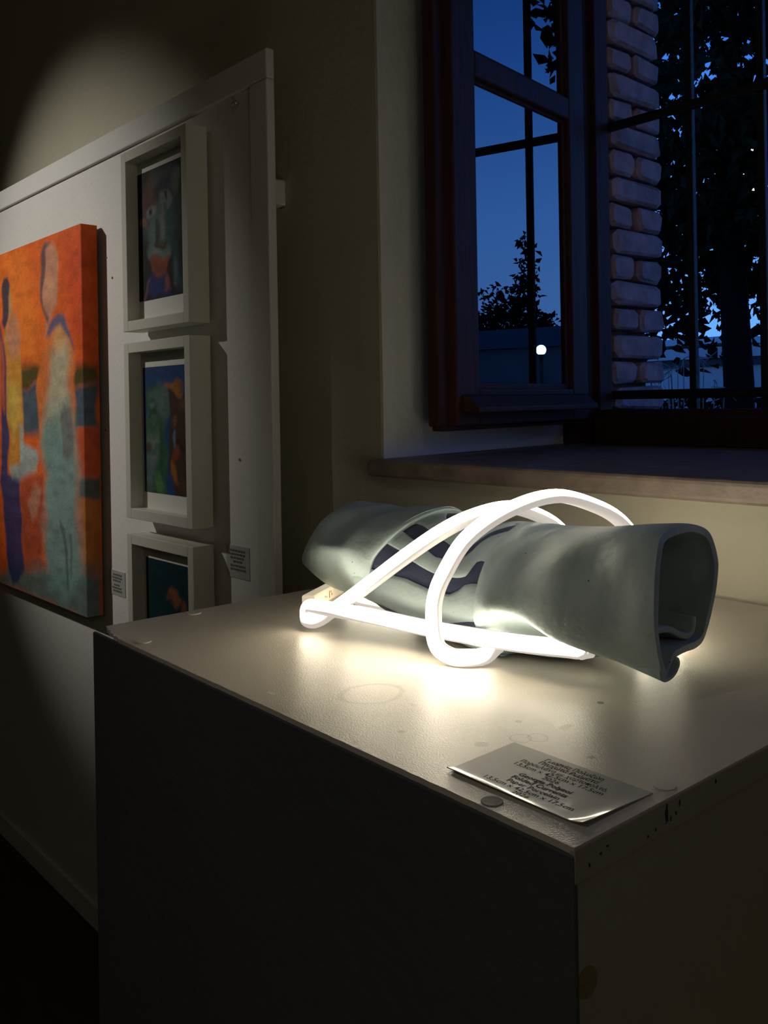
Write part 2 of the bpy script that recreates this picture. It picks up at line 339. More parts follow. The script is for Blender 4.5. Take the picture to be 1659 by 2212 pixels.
K = {
'sunset':[(-2.612, 1.734), (-2.425, 1.728), (-2.346, 1.567), (-2.326, 1.409), (-2.455, 1.409), (-2.526, 1.528), (-2.617, 1.638)],
'red_right':[(-2.193, 1.723), (-2.059, 1.726), (-1.976, 1.709), (-1.983, 1.389), (-2.108, 1.394), (-2.14, 1.499)],
'band':[(-2.47, 1.407), (-1.983, 1.388), (-1.983, 1.343), (-2.458, 1.357)],
'sea':[(-2.461, 1.357), (-1.983, 1.343), (-1.987, 1.231), (-2.109, 1.239), (-2.456, 1.235)],
'redstripe':[(-2.115, 1.239), (-1.987, 1.231), (-1.989, 1.14), (-2.107, 1.142)],
'teal2':[(-2.101, 1.137), (-1.989, 1.138), (-1.991, 1.082), (-2.098, 1.082)],
'orange_r':[(-2.098, 1.08), (-1.991, 1.082), (-1.996, 0.905), (-2.07, 0.899), (-2.091, 0.964)],
'redleg':[(-2.492, 1.102), (-2.311, 1.122), (-2.324, 0.991), (-2.35, 0.884), (-2.451, 0.871), (-2.489, 1.004)],
'bottom':[(-2.658, 0.822), (-2.481, 0.867), (-2.308, 0.894), (-2.07, 0.904), (-1.992, 0.905), (-1.996, 0.788), (-2.66, 0.787)],
'body_o':[(-2.288, 1.489), (-2.208, 1.509), (-2.165, 1.491), (-2.136, 1.449), (-2.106, 1.385), (-2.103, 1.302), (-2.113, 1.239), (-2.095, 1.143), (-2.105, 1.06), (-2.301, 1.045), (-2.295, 1.123), (-2.342, 1.21), (-2.346, 1.331), (-2.317, 1.45)],
'body_p':[(-2.257, 1.436), (-2.21, 1.474), (-2.166, 1.461), (-2.145, 1.386), (-2.136, 1.322), (-2.2, 1.273), (-2.305, 1.263), (-2.281, 1.355)],
'body_t':[(-2.283, 1.304), (-2.135, 1.332), (-2.113, 1.239), (-2.098, 1.138), (-2.1, 1.031), (-2.076, 0.894), (-2.181, 0.825), (-2.297, 0.849), (-2.324, 0.991), (-2.291, 1.123), (-2.335, 1.21)],
'collar':[(-2.281, 1.489), (-2.26, 1.513), (-2.207, 1.532), (-2.167, 1.511), (-2.13, 1.449), (-2.122, 1.419), (-2.148, 1.455), (-2.203, 1.499), (-2.268, 1.483)],
'head':[(-2.306, 1.693), (-2.278, 1.71), (-2.226, 1.703), (-2.197, 1.673), (-2.204, 1.614), (-2.215, 1.565), (-2.237, 1.542), (-2.267, 1.509), (-2.292, 1.485), (-2.282, 1.53), (-2.311, 1.574), (-2.321, 1.627)],
'hair':[(-2.313, 1.694), (-2.282, 1.711), (-2.245, 1.705), (-2.279, 1.694), (-2.293, 1.65), (-2.301, 1.594), (-2.289, 1.551), (-2.26, 1.528), (-2.27, 1.514), (-2.312, 1.564), (-2.323, 1.627)],
'face':[(-2.273, 1.627), (-2.248, 1.632), (-2.234, 1.607), (-2.244, 1.583), (-2.27, 1.591)],
'arm':[(-2.193, 1.278), (-2.161, 1.293), (-2.125, 1.283), (-2.117, 1.239), (-2.123, 1.19), (-2.16, 1.172), (-2.197, 1.183), (-2.204, 1.233)],
'shoulder':[(-2.239, 1.481), (-2.196, 1.503), (-2.16, 1.476), (-2.18, 1.442), (-2.225, 1.435)],
'lhair':[(-2.609, 1.637), (-2.587, 1.657), (-2.555, 1.655), (-2.537, 1.629), (-2.554, 1.603), (-2.56, 1.553), (-2.575, 1.51), (-2.609, 1.535)],
'lface':[(-2.569, 1.627), (-2.537, 1.629), (-2.531, 1.595), (-2.521, 1.561), (-2.549, 1.536), (-2.569, 1.554)],
'lbody':[(-2.581, 1.533), (-2.494, 1.548), (-2.47, 1.469), (-2.459, 1.387), (-2.46, 1.306), (-2.451, 1.24), (-2.454, 1.17), (-2.499, 1.124), (-2.561, 1.127), (-2.573, 1.222), (-2.566, 1.363), (-2.58, 1.465)],
'lpink':[(-2.565, 1.531), (-2.494, 1.545), (-2.47, 1.48), (-2.476, 1.437), (-2.539, 1.429), (-2.563, 1.475)],
'lrobe':[(-2.622, 1.536), (-2.585, 1.465), (-2.569, 1.363), (-2.576, 1.222), (-2.577, 1.126), (-2.492, 1.113), (-2.496, 1.031), (-2.471, 0.923), (-2.458, 0.865), (-2.506, 0.814), (-2.561, 0.801), (-2.597, 0.881), (-2.615, 1.022), (-2.645, 1.077)],
'lorange':[(-2.624, 1.507), (-2.6, 1.477), (-2.583, 1.329), (-2.594, 1.284), (-2.634, 1.307)],
'hands':[(-2.56, 1.144), (-2.49, 1.141), (-2.481, 1.191), (-2.435, 1.208), (-2.357, 1.189), (-2.337, 1.158), (-2.353, 1.125), (-2.5, 1.107), (-2.546, 1.116)],
'cuff':[(-2.485, 1.251), (-2.455, 1.246), (-2.451, 1.17), (-2.49, 1.141)],
'parm':[(-2.368, 1.098), (-2.334, 1.085), (-2.358, 1.009), (-2.394, 0.99), (-2.428, 1.036), (-2.397, 1.081)],
'legline':[(-2.211, 1.002), (-2.174, 0.985), (-2.174, 0.856), (-2.186, 0.854), (-2.194, 0.963)],
'legline2':[(-2.15, 0.987), (-2.132, 0.984), (-2.154, 0.883), (-2.16, 0.883)],
'yellow':[(-2.557, 1.374), (-2.472, 1.36), (-2.465, 1.273), (-2.542, 1.206), (-2.562, 1.278)],
}
OR = [(K['sunset'], (.92,.24,.03), .12, .8), (K['red_right'], (.72,.085,.02), .08, .8), (K['band'], (.07,.075,.02), .02, .95), (K['sea'], (.045,.115,.16), .02, .95),
  (K['redstripe'], (.60,.10,.03), .015, .95), (K['teal2'], (.05,.13,.15), .015, .9), (K['orange_r'], (.50,.18,.04), .02, .9), (K['redleg'], (.50,.09,.04), .02, .9),
  (K['bottom'], (.12,.21,.20), .04, .95), (K['lrobe'], (.04,.055,.17), .015, .95), (K['lbody'], (.66,.30,.05), .012, .95), (K['lpink'], (.62,.26,.15), .03, .9), (K['yellow'], (.72,.50,.10), .04, .8),
  (K['lorange'], (.6,.13,.04), .02, .8), (K['lface'], (.60,.32,.14), .012, .95), (K['lhair'], (.05,.05,.075), .012, .95),
  (K['body_o'], (.72,.20,.045), .012, 1), (K['body_t'], (.21,.37,.35), .05, .95), (K['body_p'], (.52,.50,.36), .05, .9), (K['shoulder'], (.74,.38,.14), .04, .9),
  (K['arm'], (.20,.20,.20), .015, .9), (K['collar'], (.13,.13,.24), .012, .95), (K['head'], (.66,.30,.18), .012, 1), (K['face'], (.78,.42,.24), .03, .8), (K['hair'], (.13,.08,.09), .012, .9),
  (K['hands'], (.36,.48,.47), .02, .9), (K['cuff'], (.45,.55,.5), .012, .8), (K['parm'], (.58,.30,.20), .02, .7), (K['legline'], (.06,.08,.08), .01, .6), (K['legline2'], (.06,.08,.08), .008, .5)]
CX0, CX1, CZ0, CZ1, CF = -3.25, -2.060, .796, 1.732, .880
can = empty('canvas_painting', (-2.65, .90, CZ0)); tag(can, 'large orange and teal canvas painting of two long-necked standing figures', 'painting')
xs = np.concatenate([np.linspace(CX0, -2.70, 40, endpoint=False), np.linspace(-2.70, -1.98, 150)]); zs = np.linspace(CZ0, CZ1, 210)
XX, ZZ = np.meshgrid(xs, zs, indexing='ij')
C = paint(OR, XX, ZZ, (.86, .15, .02), .02, .03, 14)
over = np.clip(XX - CX1, 0, None)                        # paint wraps round the stretcher edge
G = np.stack([np.minimum(XX, CX1), CF + over*.5, ZZ], -1)
pigment_grid('painted_canvas', G, C, can)
MB().box((CX0, CF+.002, CZ0), (CX1-.002, .9215, CZ1)).build('stretcher', mat('raw canvas edge', (.25, .14, .07), .8), can)

def framed(name, z0, z1, label, art_z, art_x, shapes, bg):
    x0, x1 = -1.832, -1.547; t = empty(name, ((x0+x1)/2, .90, z0)); tag(t, label, 'picture', 'white box frames hung in a column on the panel')
    f, b, r = .875, .9218, .022
    fm = MB()
    fm.box((x0, f, z0), (x0+r, b, z1)).box((x1-r, f, z0), (x1, b, z1)).box((x0+r, f, z0), (x1-r, b, z0+r)).box((x0+r, f, z1-r), (x1-r, b, z1))
    fm.build('box_frame', M_frame, t, .0012)
    box('mount', (x0+r, .9035, z0+r), (x1-r, .908, z1-r), M_mat, t)
    a = np.linspace(0, 1, 70); c = np.linspace(0, 1, 110); U, V = np.meshgrid(a, c, indexing='ij')
    Cc = paint(shapes, U, V, bg, .04, .09, 9)*.5
    X = art_x[0] + (art_x[1]-art_x[0])*U; Z = art_z[1] + (art_z[0]-art_z[1])*V
    g = pigment_grid('artwork', np.stack([X, np.full_like(X, .9030), Z], -1)[:, ::-1], Cc[:, ::-1], t); return t
def ell(cx, cy, rx, ry, n=16, a0=0): return [(cx+rx*math.cos(2*math.pi*i/n + a0), cy+ry*math.sin(2*math.pi*i/n + a0)) for i in range(n)]
F1 = [(ell(.52,.36,.42,.36), (.05,.08,.09), .1, .9), (ell(.55,.14,.32,.13), (.16,.20,.20), .1, .7), (ell(.28,.20,.16,.18), (.22,.10,.06), .08, .8), (ell(.60,.17,.22,.11), (.02,.04,.06), .06, .9),
  (ell(.80,.13,.10,.08), (.30,.32,.30), .06, .6), (ell(.50,.50,.30,.22), (.12,.24,.24), .1, .9), (ell(.36,.55,.14,.16), (.22,.32,.30), .08, .9), (ell(.70,.45,.12,.22), (.04,.17,.19), .08, .8),
  (ell(.33,.31,.10,.045), (.40,.42,.42), .04, .9), (ell(.33,.31,.035,.03), (.02,.02,.03), .02, 1), (ell(.64,.26,.11,.045), (.30,.36,.36), .04, .9), (ell(.62,.25,.04,.03), (.02,.02,.04), .02, 1),
  ([(.46,.2),(.52,.2),(.56,.42),(.44,.46),(.42,.42),(.50,.38)], (.32,.36,.34), .05, .8), (ell(.44,.48,.06,.09), (.03,.05,.06), .04, .8), (ell(.55,.46,.04,.06), (.42,.42,.38), .03, .7),
  (ell(.48,.585,.13,.035), (.05,.02,.02), .03, 1), (ell(.50,.57,.10,.012), (.30,.14,.11), .02, .9), (ell(.48,.66,.22,.04), (.36,.42,.36), .06, .8), (ell(.13,.38,.10,.06), (.42,.22,.14), .06, .9),
  ([(.28,.70),(.68,.69),(.62,.82),(.36,.83)], (.55,.12,.04), .05, 1), (ell(.46,.75,.14,.03), (.28,.06,.03), .04, .8), ([(.25,.82),(.62,.80),(.66,.97),(.12,.99)], (.03,.05,.30), .06, .95),
  ([(.20,.88),(.28,.84),(.22,.97),(.12,1)], (.42,.13,.10), .04, .8), ([(.58,.84),(.64,.82),(.66,.93),(.58,.94)], (.5,.14,.07), .04, .8), ([(.70,.55),(.85,.60),(.95,.95),(.80,.93)], (.03,.12,.14), .08, .9), (ell(.82,.82,.04,.09), (.20,.24,.26), .05, .7)]
F2 = [([(.06,.18),(.20,.14),(.40,.10),(.55,.16),(.58,.30),(.50,.50),(.55,.70),(.50,1.05),(0,1.05),(.05,.5),(.1,.35)], (.07,.20,.12), .06, 1), (ell(.26,.22,.12,.07), (.16,.34,.28), .06, .8), (ell(.48,.26,.12,.16), (.20,.30,.30), .1, .8),
  (ell(.24,.32,.10,.10), (.03,.10,.07), .05, .8), (ell(.24,.28,.07,.03), (.24,.36,.33), .03, .8), (ell(.25,.40,.06,.05), (.12,.24,.2), .03, .8), (ell(.24,.58,.16,.05), (.30,.38,.38), .08, .8), (ell(.22,.72,.16,.06), (.28,.36,.40), .1, .7), (ell(.14,.86,.12,.12), (.22,.27,.34), .12, .7),
  (ell(.36,.92,.10,.08), (.15,.40,.12), .06, .9), (ell(.42,.62,.06,.20), (.03,.16,.06), .06, .9), (ell(.12,.64,.08,.04), (.14,.05,.04), .05, .8),
  ([(.55,.16),(.75,.12),(.95,.22),(1.05,.4),(1.05,1.05),(.68,1.05),(.56,.7),(.60,.35)], (.10,.05,.03), .05, 1), ([(.50,.13),(.70,.11),(.90,.18),(.86,.24),(.66,.19),(.54,.18)], (.62,.24,.05), .05, .95), (ell(.70,.42,.08,.05), (.42,.18,.06), .06, .8),
  (ell(.70,.57,.045,.075), (.20,.32,.50), .03, 1), (ell(.72,.68,.10,.05), (.45,.10,.04), .05, .9), ([(.62,.72),(.70,.76),(.80,.88),(.66,.90),(.62,.82)], (.62,.24,.05), .05, .9), (ell(.88,.30,.08,.07), (.22,.10,.06), .05, .8), (ell(.86,.62,.12,.012), (.02,.012,.01), .03, .9), (ell(.84,.9,.1,.04), (.20,.09,.05), .06, .8)]
F3 = [(ell(.62,.26,.16,.05), (.50,.18,.05), .06, .8), (ell(.84,.34,.05,.10), (.42,.14,.04), .05, .8), (ell(.45,.55,.06,.05), (.36,.10,.05), .06, .8), (ell(.75,.75,.22,.30), (.16,.08,.04), .12, .9), (ell(.30,.7,.2,.3), (.03,.10,.12), .1, .8)]
framed('framed_picture', 1.4575, 1.845, 'white box frame holding the dark mask-like face picture, topmost of three', (1.5225, 1.799), (-1.812, -1.605), F1, (.012, .014, .022))
framed('framed_picture.001', 1.0535, 1.4325, 'white box frame with green and brown figures on blue, middle of three', (1.110, 1.379), (-1.800, -1.605), F2, (.02, .10, .34))
framed('framed_picture.002', .640, 1.0195, 'white box frame with dark teal picture, lowest, partly hidden by the plinth', (.70, .968), (-1.800, -1.605), F3, (.008, .06, .085))

# ------------------------------------------------------------------ plinth
mt, ntt, bt = nodes('scuffed off-white laminate top')
L_ = ntt.links.new; N_ = ntt.nodes.new
tcn = N_('ShaderNodeTexCoord'); base = N_('ShaderNodeTexNoise'); base.inputs['Scale'].default_value = 7; base.inputs['Detail'].default_value = 6
rp = N_('ShaderNodeValToRGB'); L_(tcn.outputs['Object'], base.inputs[0]); L_(base.outputs[0], rp.inputs[0])
rp.color_ramp.elements[0].color = (.55, .505, .435, 1); rp.color_ramp.elements[1].color = (.60, .55, .475, 1); rp.color_ramp.elements[0].position = .35; rp.color_ramp.elements[1].position = .65
wobn = N_('ShaderNodeTexNoise'); wobn.inputs['Scale'].default_value = 60; L_(tcn.outputs['Object'], wobn.inputs[0])
last = rp.outputs[0]
def ring(cx, cy, r, w, amount, col, ecc=1.0):
    global last
    sx = N_('ShaderNodeVectorMath'); sx.operation = 'SUBTRACT'; sx.inputs[1].default_value = (cx, cy, TOP); L_(tcn.outputs['Object'], sx.inputs[0])
    sc_ = N_('ShaderNodeVectorMath'); sc_.operation = 'MULTIPLY'; sc_.inputs[1].default_value = (1, ecc, 0); L_(sx.outputs[0], sc_.inputs[0])
    ln = N_('ShaderNodeVectorMath'); ln.operation = 'LENGTH'; L_(sc_.outputs[0], ln.inputs[0])
    wm = N_('ShaderNodeMath'); wm.operation = 'MULTIPLY_ADD'; wm.inputs[1].default_value = .006 if r > .004 else .003; L_(wobn.outputs[0], wm.inputs[0]); L_(ln.outputs['Value'], wm.inputs[2])
    d = N_('ShaderNodeMath'); d.operation = 'SUBTRACT'; d.inputs[1].default_value = r + .003; L_(wm.outputs[0], d.inputs[0])
    ab = N_('ShaderNodeMath'); ab.operation = 'ABSOLUTE'; L_(d.outputs[0], ab.inputs[0])
    mr = N_('ShaderNodeMapRange'); mr.inputs[1].default_value = w*.5; mr.inputs[2].default_value = w; mr.inputs[3].default_value = amount; mr.inputs[4].default_value = 0; L_(ab.outputs[0], mr.inputs[0])
    mx = N_('ShaderNodeMix'); mx.data_type = 'RGBA'; L_(mr.outputs[0], mx.inputs[0]); L_(last, mx.inputs[6]); mx.inputs[7].default_value = (*col, 1); last = mx.outputs[2]
DK = (.30, .27, .23)
ring(-.548, .470, .0225, .0028, .35, DK, .85)
ring(-.4028, .4811, .0075, .0007, .6, DK); ring(-.3955, .4898, .0068, .0006, .6, DK)
ring(-.4145, .4535, 0, .0042, .75, DK); ring(-.3946, .5211, 0, .0028, .7, DK, .5); ring(-.4069, .5816, 0, .0016, .9, (.1,.09,.08)); ring(-.425, .505, 0, .0016, .6, DK)
ring(-.607, .4124, 0, .0045, .8, (.85, .83, .78), 2.6); ring(-.35, .488, 0, .0016, .7, (.15, .13, .12)); ring(-.47, .43, 0, .0016, .5, DK); ring(-.505, .475, 0, .003, .35, DK, 2)
L_(last, bt.inputs['Base Color']); bt.inputs['Roughness'].default_value = .36; bt.inputs['Specular IOR Level'].default_value = .6
fine = N_('ShaderNodeTexNoise'); fine.inputs['Scale'].default_value = 700; fine.inputs['Detail'].default_value = 3; L_(tcn.outputs['Object'], fine.inputs[0])
bmp = N_('ShaderNodeBump'); bmp.inputs['Strength'].default_value = .25; bmp.inputs['Distance'].default_value = .0013; L_(fine.outputs[0], bmp.inputs['Height']); L_(bmp.outputs[0], bt.inputs['Normal'])

A = Vector((-.2857, .3826, 0)); ang = math.radians(178.4); u = Vector((math.cos(ang), math.sin(ang), 0)); v = Vector((u.y, -u.x, 0))   # u to the left, v towards the wall
LW, LD = .632, .592
pl = empty('plinth', A + u*LW/2 + v*LD/2); tag(pl, 'tall square off-white plinth with charcoal front carrying the sculpture', 'plinth')
def P2(a, b): p = A + u*a + v*b; return (p.x, p.y)
body = MB().prism([P2(.003, .003), P2(.003, LD), P2(LW, LD), P2(LW, .003)], 0, TOP-.0185)
body.build('body', M_box, pl, .002)
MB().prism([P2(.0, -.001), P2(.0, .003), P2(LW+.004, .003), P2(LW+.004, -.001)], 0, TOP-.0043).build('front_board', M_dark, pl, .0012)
# top sheet, its left front corner chipped away
edge = [P2(0, 0), P2(0, LD), P2(LW, LD)]
r = random.Random(5)
chip = [(LW, .0125), (LW-.006, .0105), (LW-.011, .0108), (LW-.016, .0075), (LW-.024, .0082), (LW-.028, .0042), (LW-.037, .0046), (LW-.044, .0015), (LW-.052, .0022), (LW-.060, 0)]
edge += [P2(a + r.uniform(-.001, .001), b) for a, b in chip]
edge += [P2(a, r.uniform(-.0002, .0003)) for a in np.linspace(LW-.08, .02, 60)]
edge = edge[::-1]
area = sum(edge[i][0]*edge[(i+1) % len(edge)][1] - edge[(i+1) % len(edge)][0]*edge[i][1] for i in range(len(edge)))
if area < 0: edge = edge[::-1]
MB().prism(edge, TOP-.004, TOP).build('top_sheet', mt, pl)
MB().prism([P2(.001, .003), P2(.001, LD), P2(LW-.002, LD), P2(LW-.002, .030), P2(LW-.030, .018), P2(LW-.070, .003)], TOP-.018, TOP-.004).build('top_board', M_box, pl, .001)
# strip of edging glued along the right side with dark scuffs
MB().prism([P2(-.0004, .0), P2(-.0004, LD), P2(.003, LD), P2(.003, .0)], TOP-.0195, TOP-.0015).build('edge_strip', M_box, pl, .0006)
r = random.Random(11); M_scuff = mat('black rubber scuff', (.02, .02, .02), .7)
for (b, z, w, h) in ((.085, 1.0505, .0028, .0062), (.0855, 1.056, .0016, .003), (.099, 1.054, .001, .003), (.095, 1.049, .0012, .002), (.028, 1.052, .002, .001), (.022, 1.05, .002, .001), (.012, 1.047, .0012, .0015), (.074, 1.046, .001, .0016), (.066, 1.0447, .0016, .001), (.14, 1.055, .002, .0015), (.0895, 1.0475, .001, .0018)):
    pts = [(math.cos(t)*w*.6*r.uniform(.5, 1.3), math.sin(t)*h*.8*r.uniform(.6, 1.2)) for t in [i*math.tau/9 for i in range(9)]]
    V = [(*P2(-.0007, b + y), z + q) for y, q in pts] + [(*P2(-.0003, b + y), z + q) for y, q in pts]
    MB().add(V, [tuple(range(9)), tuple(range(17, 8, -1))] + [(i, i+9, (i+1) % 9 + 9, (i+1) % 9) for i in range(9)]).build('scuff', M_scuff, pl)
def disc(x, y, rad, m, h=.0006):
    n = 28; ringp = [(x + rad*math.cos(i*math.tau/n), y + rad*math.sin(i*math.tau/n)) for i in range(n)]
    o = MB().prism(ringp, TOP, TOP+h).build('screw_cover', m, pl, .0002); return o
M_cov = mat('off-white cover disc', (.58, .54, .47), .42); M_cov2 = mat('grey cover disc', (.26, .24, .21), .7, .04, 300)
disc(-.828, .4115, .0075, M_cov, .0012); disc(-.9005, .509, .0085, M_cov, .0014); disc(-.3514, .3925, .0066, M_cov2)['label'] = 'grey cover disc near the front edge'; disc(-.2935, .4835, .0068, M_cov)
n = 28; V = [(*P2(dx, .0125 + .0085*math.cos(i*math.tau/n)), .983 + .0085*math.sin(i*math.tau/n)) for dx in (.0024, .0032) for i in range(n)]
MB().add(V, [tuple(range(n)), tuple(range(2*n-1, n-1, -1))] + [(i, i+n, (i+1) % n + n, (i+1) % n) for i in range(n)]).build('screw_cover', mat('yellowed cover disc', (.22, .19, .09), .7, .3, 200), pl)

# ------------------------------------------------------------------ caption card
cd = empty('caption_card', (-.347, .437, TOP)); tag(cd, 'glossy laminated caption card with Greek and English text on the plinth', 'label')
mg, ng, bg_ = nodes('laminated grey card'); bg_.inputs['Base Color'].default_value = (.36, .35, .33, 1); bg_.inputs['Roughness'].default_value = .45
bg_.inputs['Coat Weight'].default_value = .6; bg_.inputs['Coat Roughness'].default_value = .10; bg_.inputs['Coat IOR'].default_value = 1.5
wv = ng.nodes.new('ShaderNodeTexNoise'); wv.inputs['Scale'].default_value = 26; wv.inputs['Detail'].default_value = 1; tg = ng.nodes.new('ShaderNodeTexCoord'); ng.links.new(tg.outputs['Object'], wv.inputs[0])
bb = ng.nodes.new('ShaderNodeBump'); bb.inputs['Strength'].default_value = .12; bb.inputs['Distance'].default_value = .004; ng.links.new(wv.outputs[0], bb.inputs['Height']); ng.links.new(bb.outputs[0], bg_.inputs['Coat Normal'])
CA = [np.array(p) for p in ((-.4004, .4051), (-.2954, .4036), (-.2925, .4690), (-.4007, .4712))]
def card_h(s, t):                 # nearly flat sheet, its front edge and one corner lift a little
    return .0006 + .0020*(max(0, .14-t)/.14)**2*(1-.75*s) + .0022*(max(0, s-.88)/.12)**2*(1-t) + .0004*s*(1-t)
def card_p(s, t, up=0):
    p = (CA[0]*(1-s) + CA[1]*s)*(1-t) + (CA[3]*(1-s) + CA[2]*s)*t; return (p[0], p[1], TOP + card_h(s, t) + up)
G = np.array([[card_p(s, t) for s in np.linspace(0, 1, 40)] for t in np.linspace(0, 1, 24)])
co_ = MB().grid(G).build('card', mg, cd, solid=.0006); es = co_.modifiers.new('crisp rim', 'EDGE_SPLIT'); es.split_angle = math.radians(40)
def text_line(txt, y, size, bold=.0, sx=1.0):
    cu = bpy.data.curves.new('line', 'FONT'); cu.body = txt; cu.size = size; cu.align_x = 'CENTER'; cu.offset = bold; cu.resolution_u = 2
    t = bpy.data.objects.new('line', cu); COL.objects.link(t)
    dg = bpy.context.evaluated_depsgraph_get(); me = bpy.data.meshes.new_from_object(t.evaluated_get(dg))
    bpy.data.objects.remove(t)
    for q in me.vertices:
        X, Yy = -.3445 + q.co.x*sx, y + q.co.y 
        s = (X + .4005)/.106; tt = (Yy - .4045)/.0657; q.co = (X, Yy + .02*(X+.3445), TOP + card_h(min(max(s, 0), 1), min(max(tt, 0), 1)) + .00012)
    me.materials.clear(); me.materials.append(M_ink)
    o = bpy.data.objects.new('text_line', me); COL.objects.link(o); adopt(o, cd)
for i, (txt, bold) in enumerate((('Γεωργία Πολυζώη', 1), ('Πτυχωτά Ρεύματα', 1), ('Πορσελάνη με χαρτοπολτό,', 0), ('13,5cm x 42,5cm x 17,5cm', 0), ('2026', 0),
        ('Georgia Polyzoi', 1), ('Folded Currents', 1), ('Paper Porcelain', 0), ('13,5cm x 42,5cm x 17,5cm', 0), ('2026', 0))):
    text_line(txt, .4605 - .0058*i, .0062, .00016 if bold else .00008, (.82, .84, .80)[i] if i < 3 else 1.0)

# ------------------------------------------------------------------ folded porcelain roll
def sec(X, yz, xs=None): return np.array([(x, y/1000, TOP + z/1000) for x, (y, z) in zip(xs or [X]*16, yz)])
SLEEVE = [
 sec(-.552,[(672,109),(645,105),(621,93),(608,79),(602,65),(600,52),(602,40),(612,26),(626,16),(650,13),(688,16),(708,32),(716,55),(711,76),(699,94),(686,105)],[-.553]*16),
 sec(-.545,
   [(672,116.5),(640,111.5),(614,98),(601,82),(594,66),(591,52),(592,36),(602,17),(618,4),(650,4),(690,8),(715,28),(725,55),(720,80),(705,100),(690,112)],
   [-.556,-.548,-.545,-.544,-.545,-.546,-.547,-.545,-.542,-.54,-.545,-.55,-.555,-.56,-.56,-.558]),
 sec(-.528,[(674,118),(640,114),(612,100),(598,83),(589,67),(587,54),(593,42),(605,26),(624,7),(658,2.5),(695,8),(720,29),(730,55),(726,80),(712,101),(695,113.5)]),
 sec(-.495,[(676,118.5),(640,114),(613,97),(599,80),(591,64),(590,50),(601,42),(615,28),(632,8),(665,2.5),(700,8),(725,30),(735,55),(732,80),(718,101),(700,113.5)]),
 sec(-.460,[(672,121.5),(632,116.5),(605,100),(594,80),(587,59),(588,40),(604,37),(622,28),(640,14),(675,8),(710,14),(735,35),(743,60),(740,85),(725,106),(700,117)]),
 sec(-.425,[(663,127),(624,121),(604,99),(596,78),(589,56),(591,34),(609,33),(630,31),(655,27),(690,21),(720,26),(742,46),(750,70),(748,91),(730,111),(700,123)]),
 sec(-.385,[(656,131.5),(615,129),(600,113),(594,84),(593,55),(610,23),(632,29),(650,29),(672,26),(702,22.5),(725,27),(745,52),(755,75),(753,93),(735,115),(700,126.5)],
   [-.392,-.384,-.381,-.380,-.380,-.382,-.385,-.388,-.395,-.402,-.407,-.409,-.410,-.409,-.406,-.400]),
 sec(-.37,[(655,132),(613,130),(599,115),(593,85),(594,55),(613,20),(635,28),(650,28),(672,25.5),(702,22),(725,26),(745,52),(755,75),(753,92),(735,115),(700,126.5)],
   [-.378,-.370,-.367,-.366,-.366,-.371,-.376,-.380,-.386,-.393,-.398,-.400,-.401,-.400,-.397,-.390])]
MIDDLE = [
 sec(-.73,[(682,110),(650,106),(624,96),(611,85),(606,73),(604,60),(607,46),(615,36),(628,28),(648,25),(682,25),(703,36),(716,60),(712,84),(700,99),(690,107)]),
 sec(-.695,[(680,114),(648,109),(620,98),(607,86),(600,73),(598,60),(600,42),(609,27),(622,17),(645,20),(680,22),(703,34),(716,60),(712,86),(700,102),(690,111)],
   [-.68,-.685,-.69,-.695,-.695,-.695,-.695,-.695,-.695,-.69,-.69,-.69,-.69,-.69,-.69,-.685]),
 sec(-.65,[(678,116),(645,111),(617,99),(604,86),(597,72),(594,58),(596,38),(606,21),(620,12),(645,18),(680,19),(704,32),(716,58),(712,86),(700,103),(690,112)]),
 sec(-.61,[(676,115),(645,110),(619,97),(608,83),(602,69),(598,55),(599,37),(607,19),(621,9),(648,17),(682,18),(704,32),(714,56),(710,82),(698,100),(687,110)]),
 sec(-.575,[(674,113),(646,108),(621,95),(610,81),(605,67),(602,53),(600,34),(606,14),(618,3.5),(648,16),(684,17),(705,30),(712,54),(708,78),(697,96),(685,107)]),
 sec(-.535,[(674,114),(646,109),(622,95),(609,80),(602,65),(600,52),(599,34),(605,14),(618,3),(650,14),(686,16),(706,30),(714,54),(710,78),(699,96),(686,108)])]
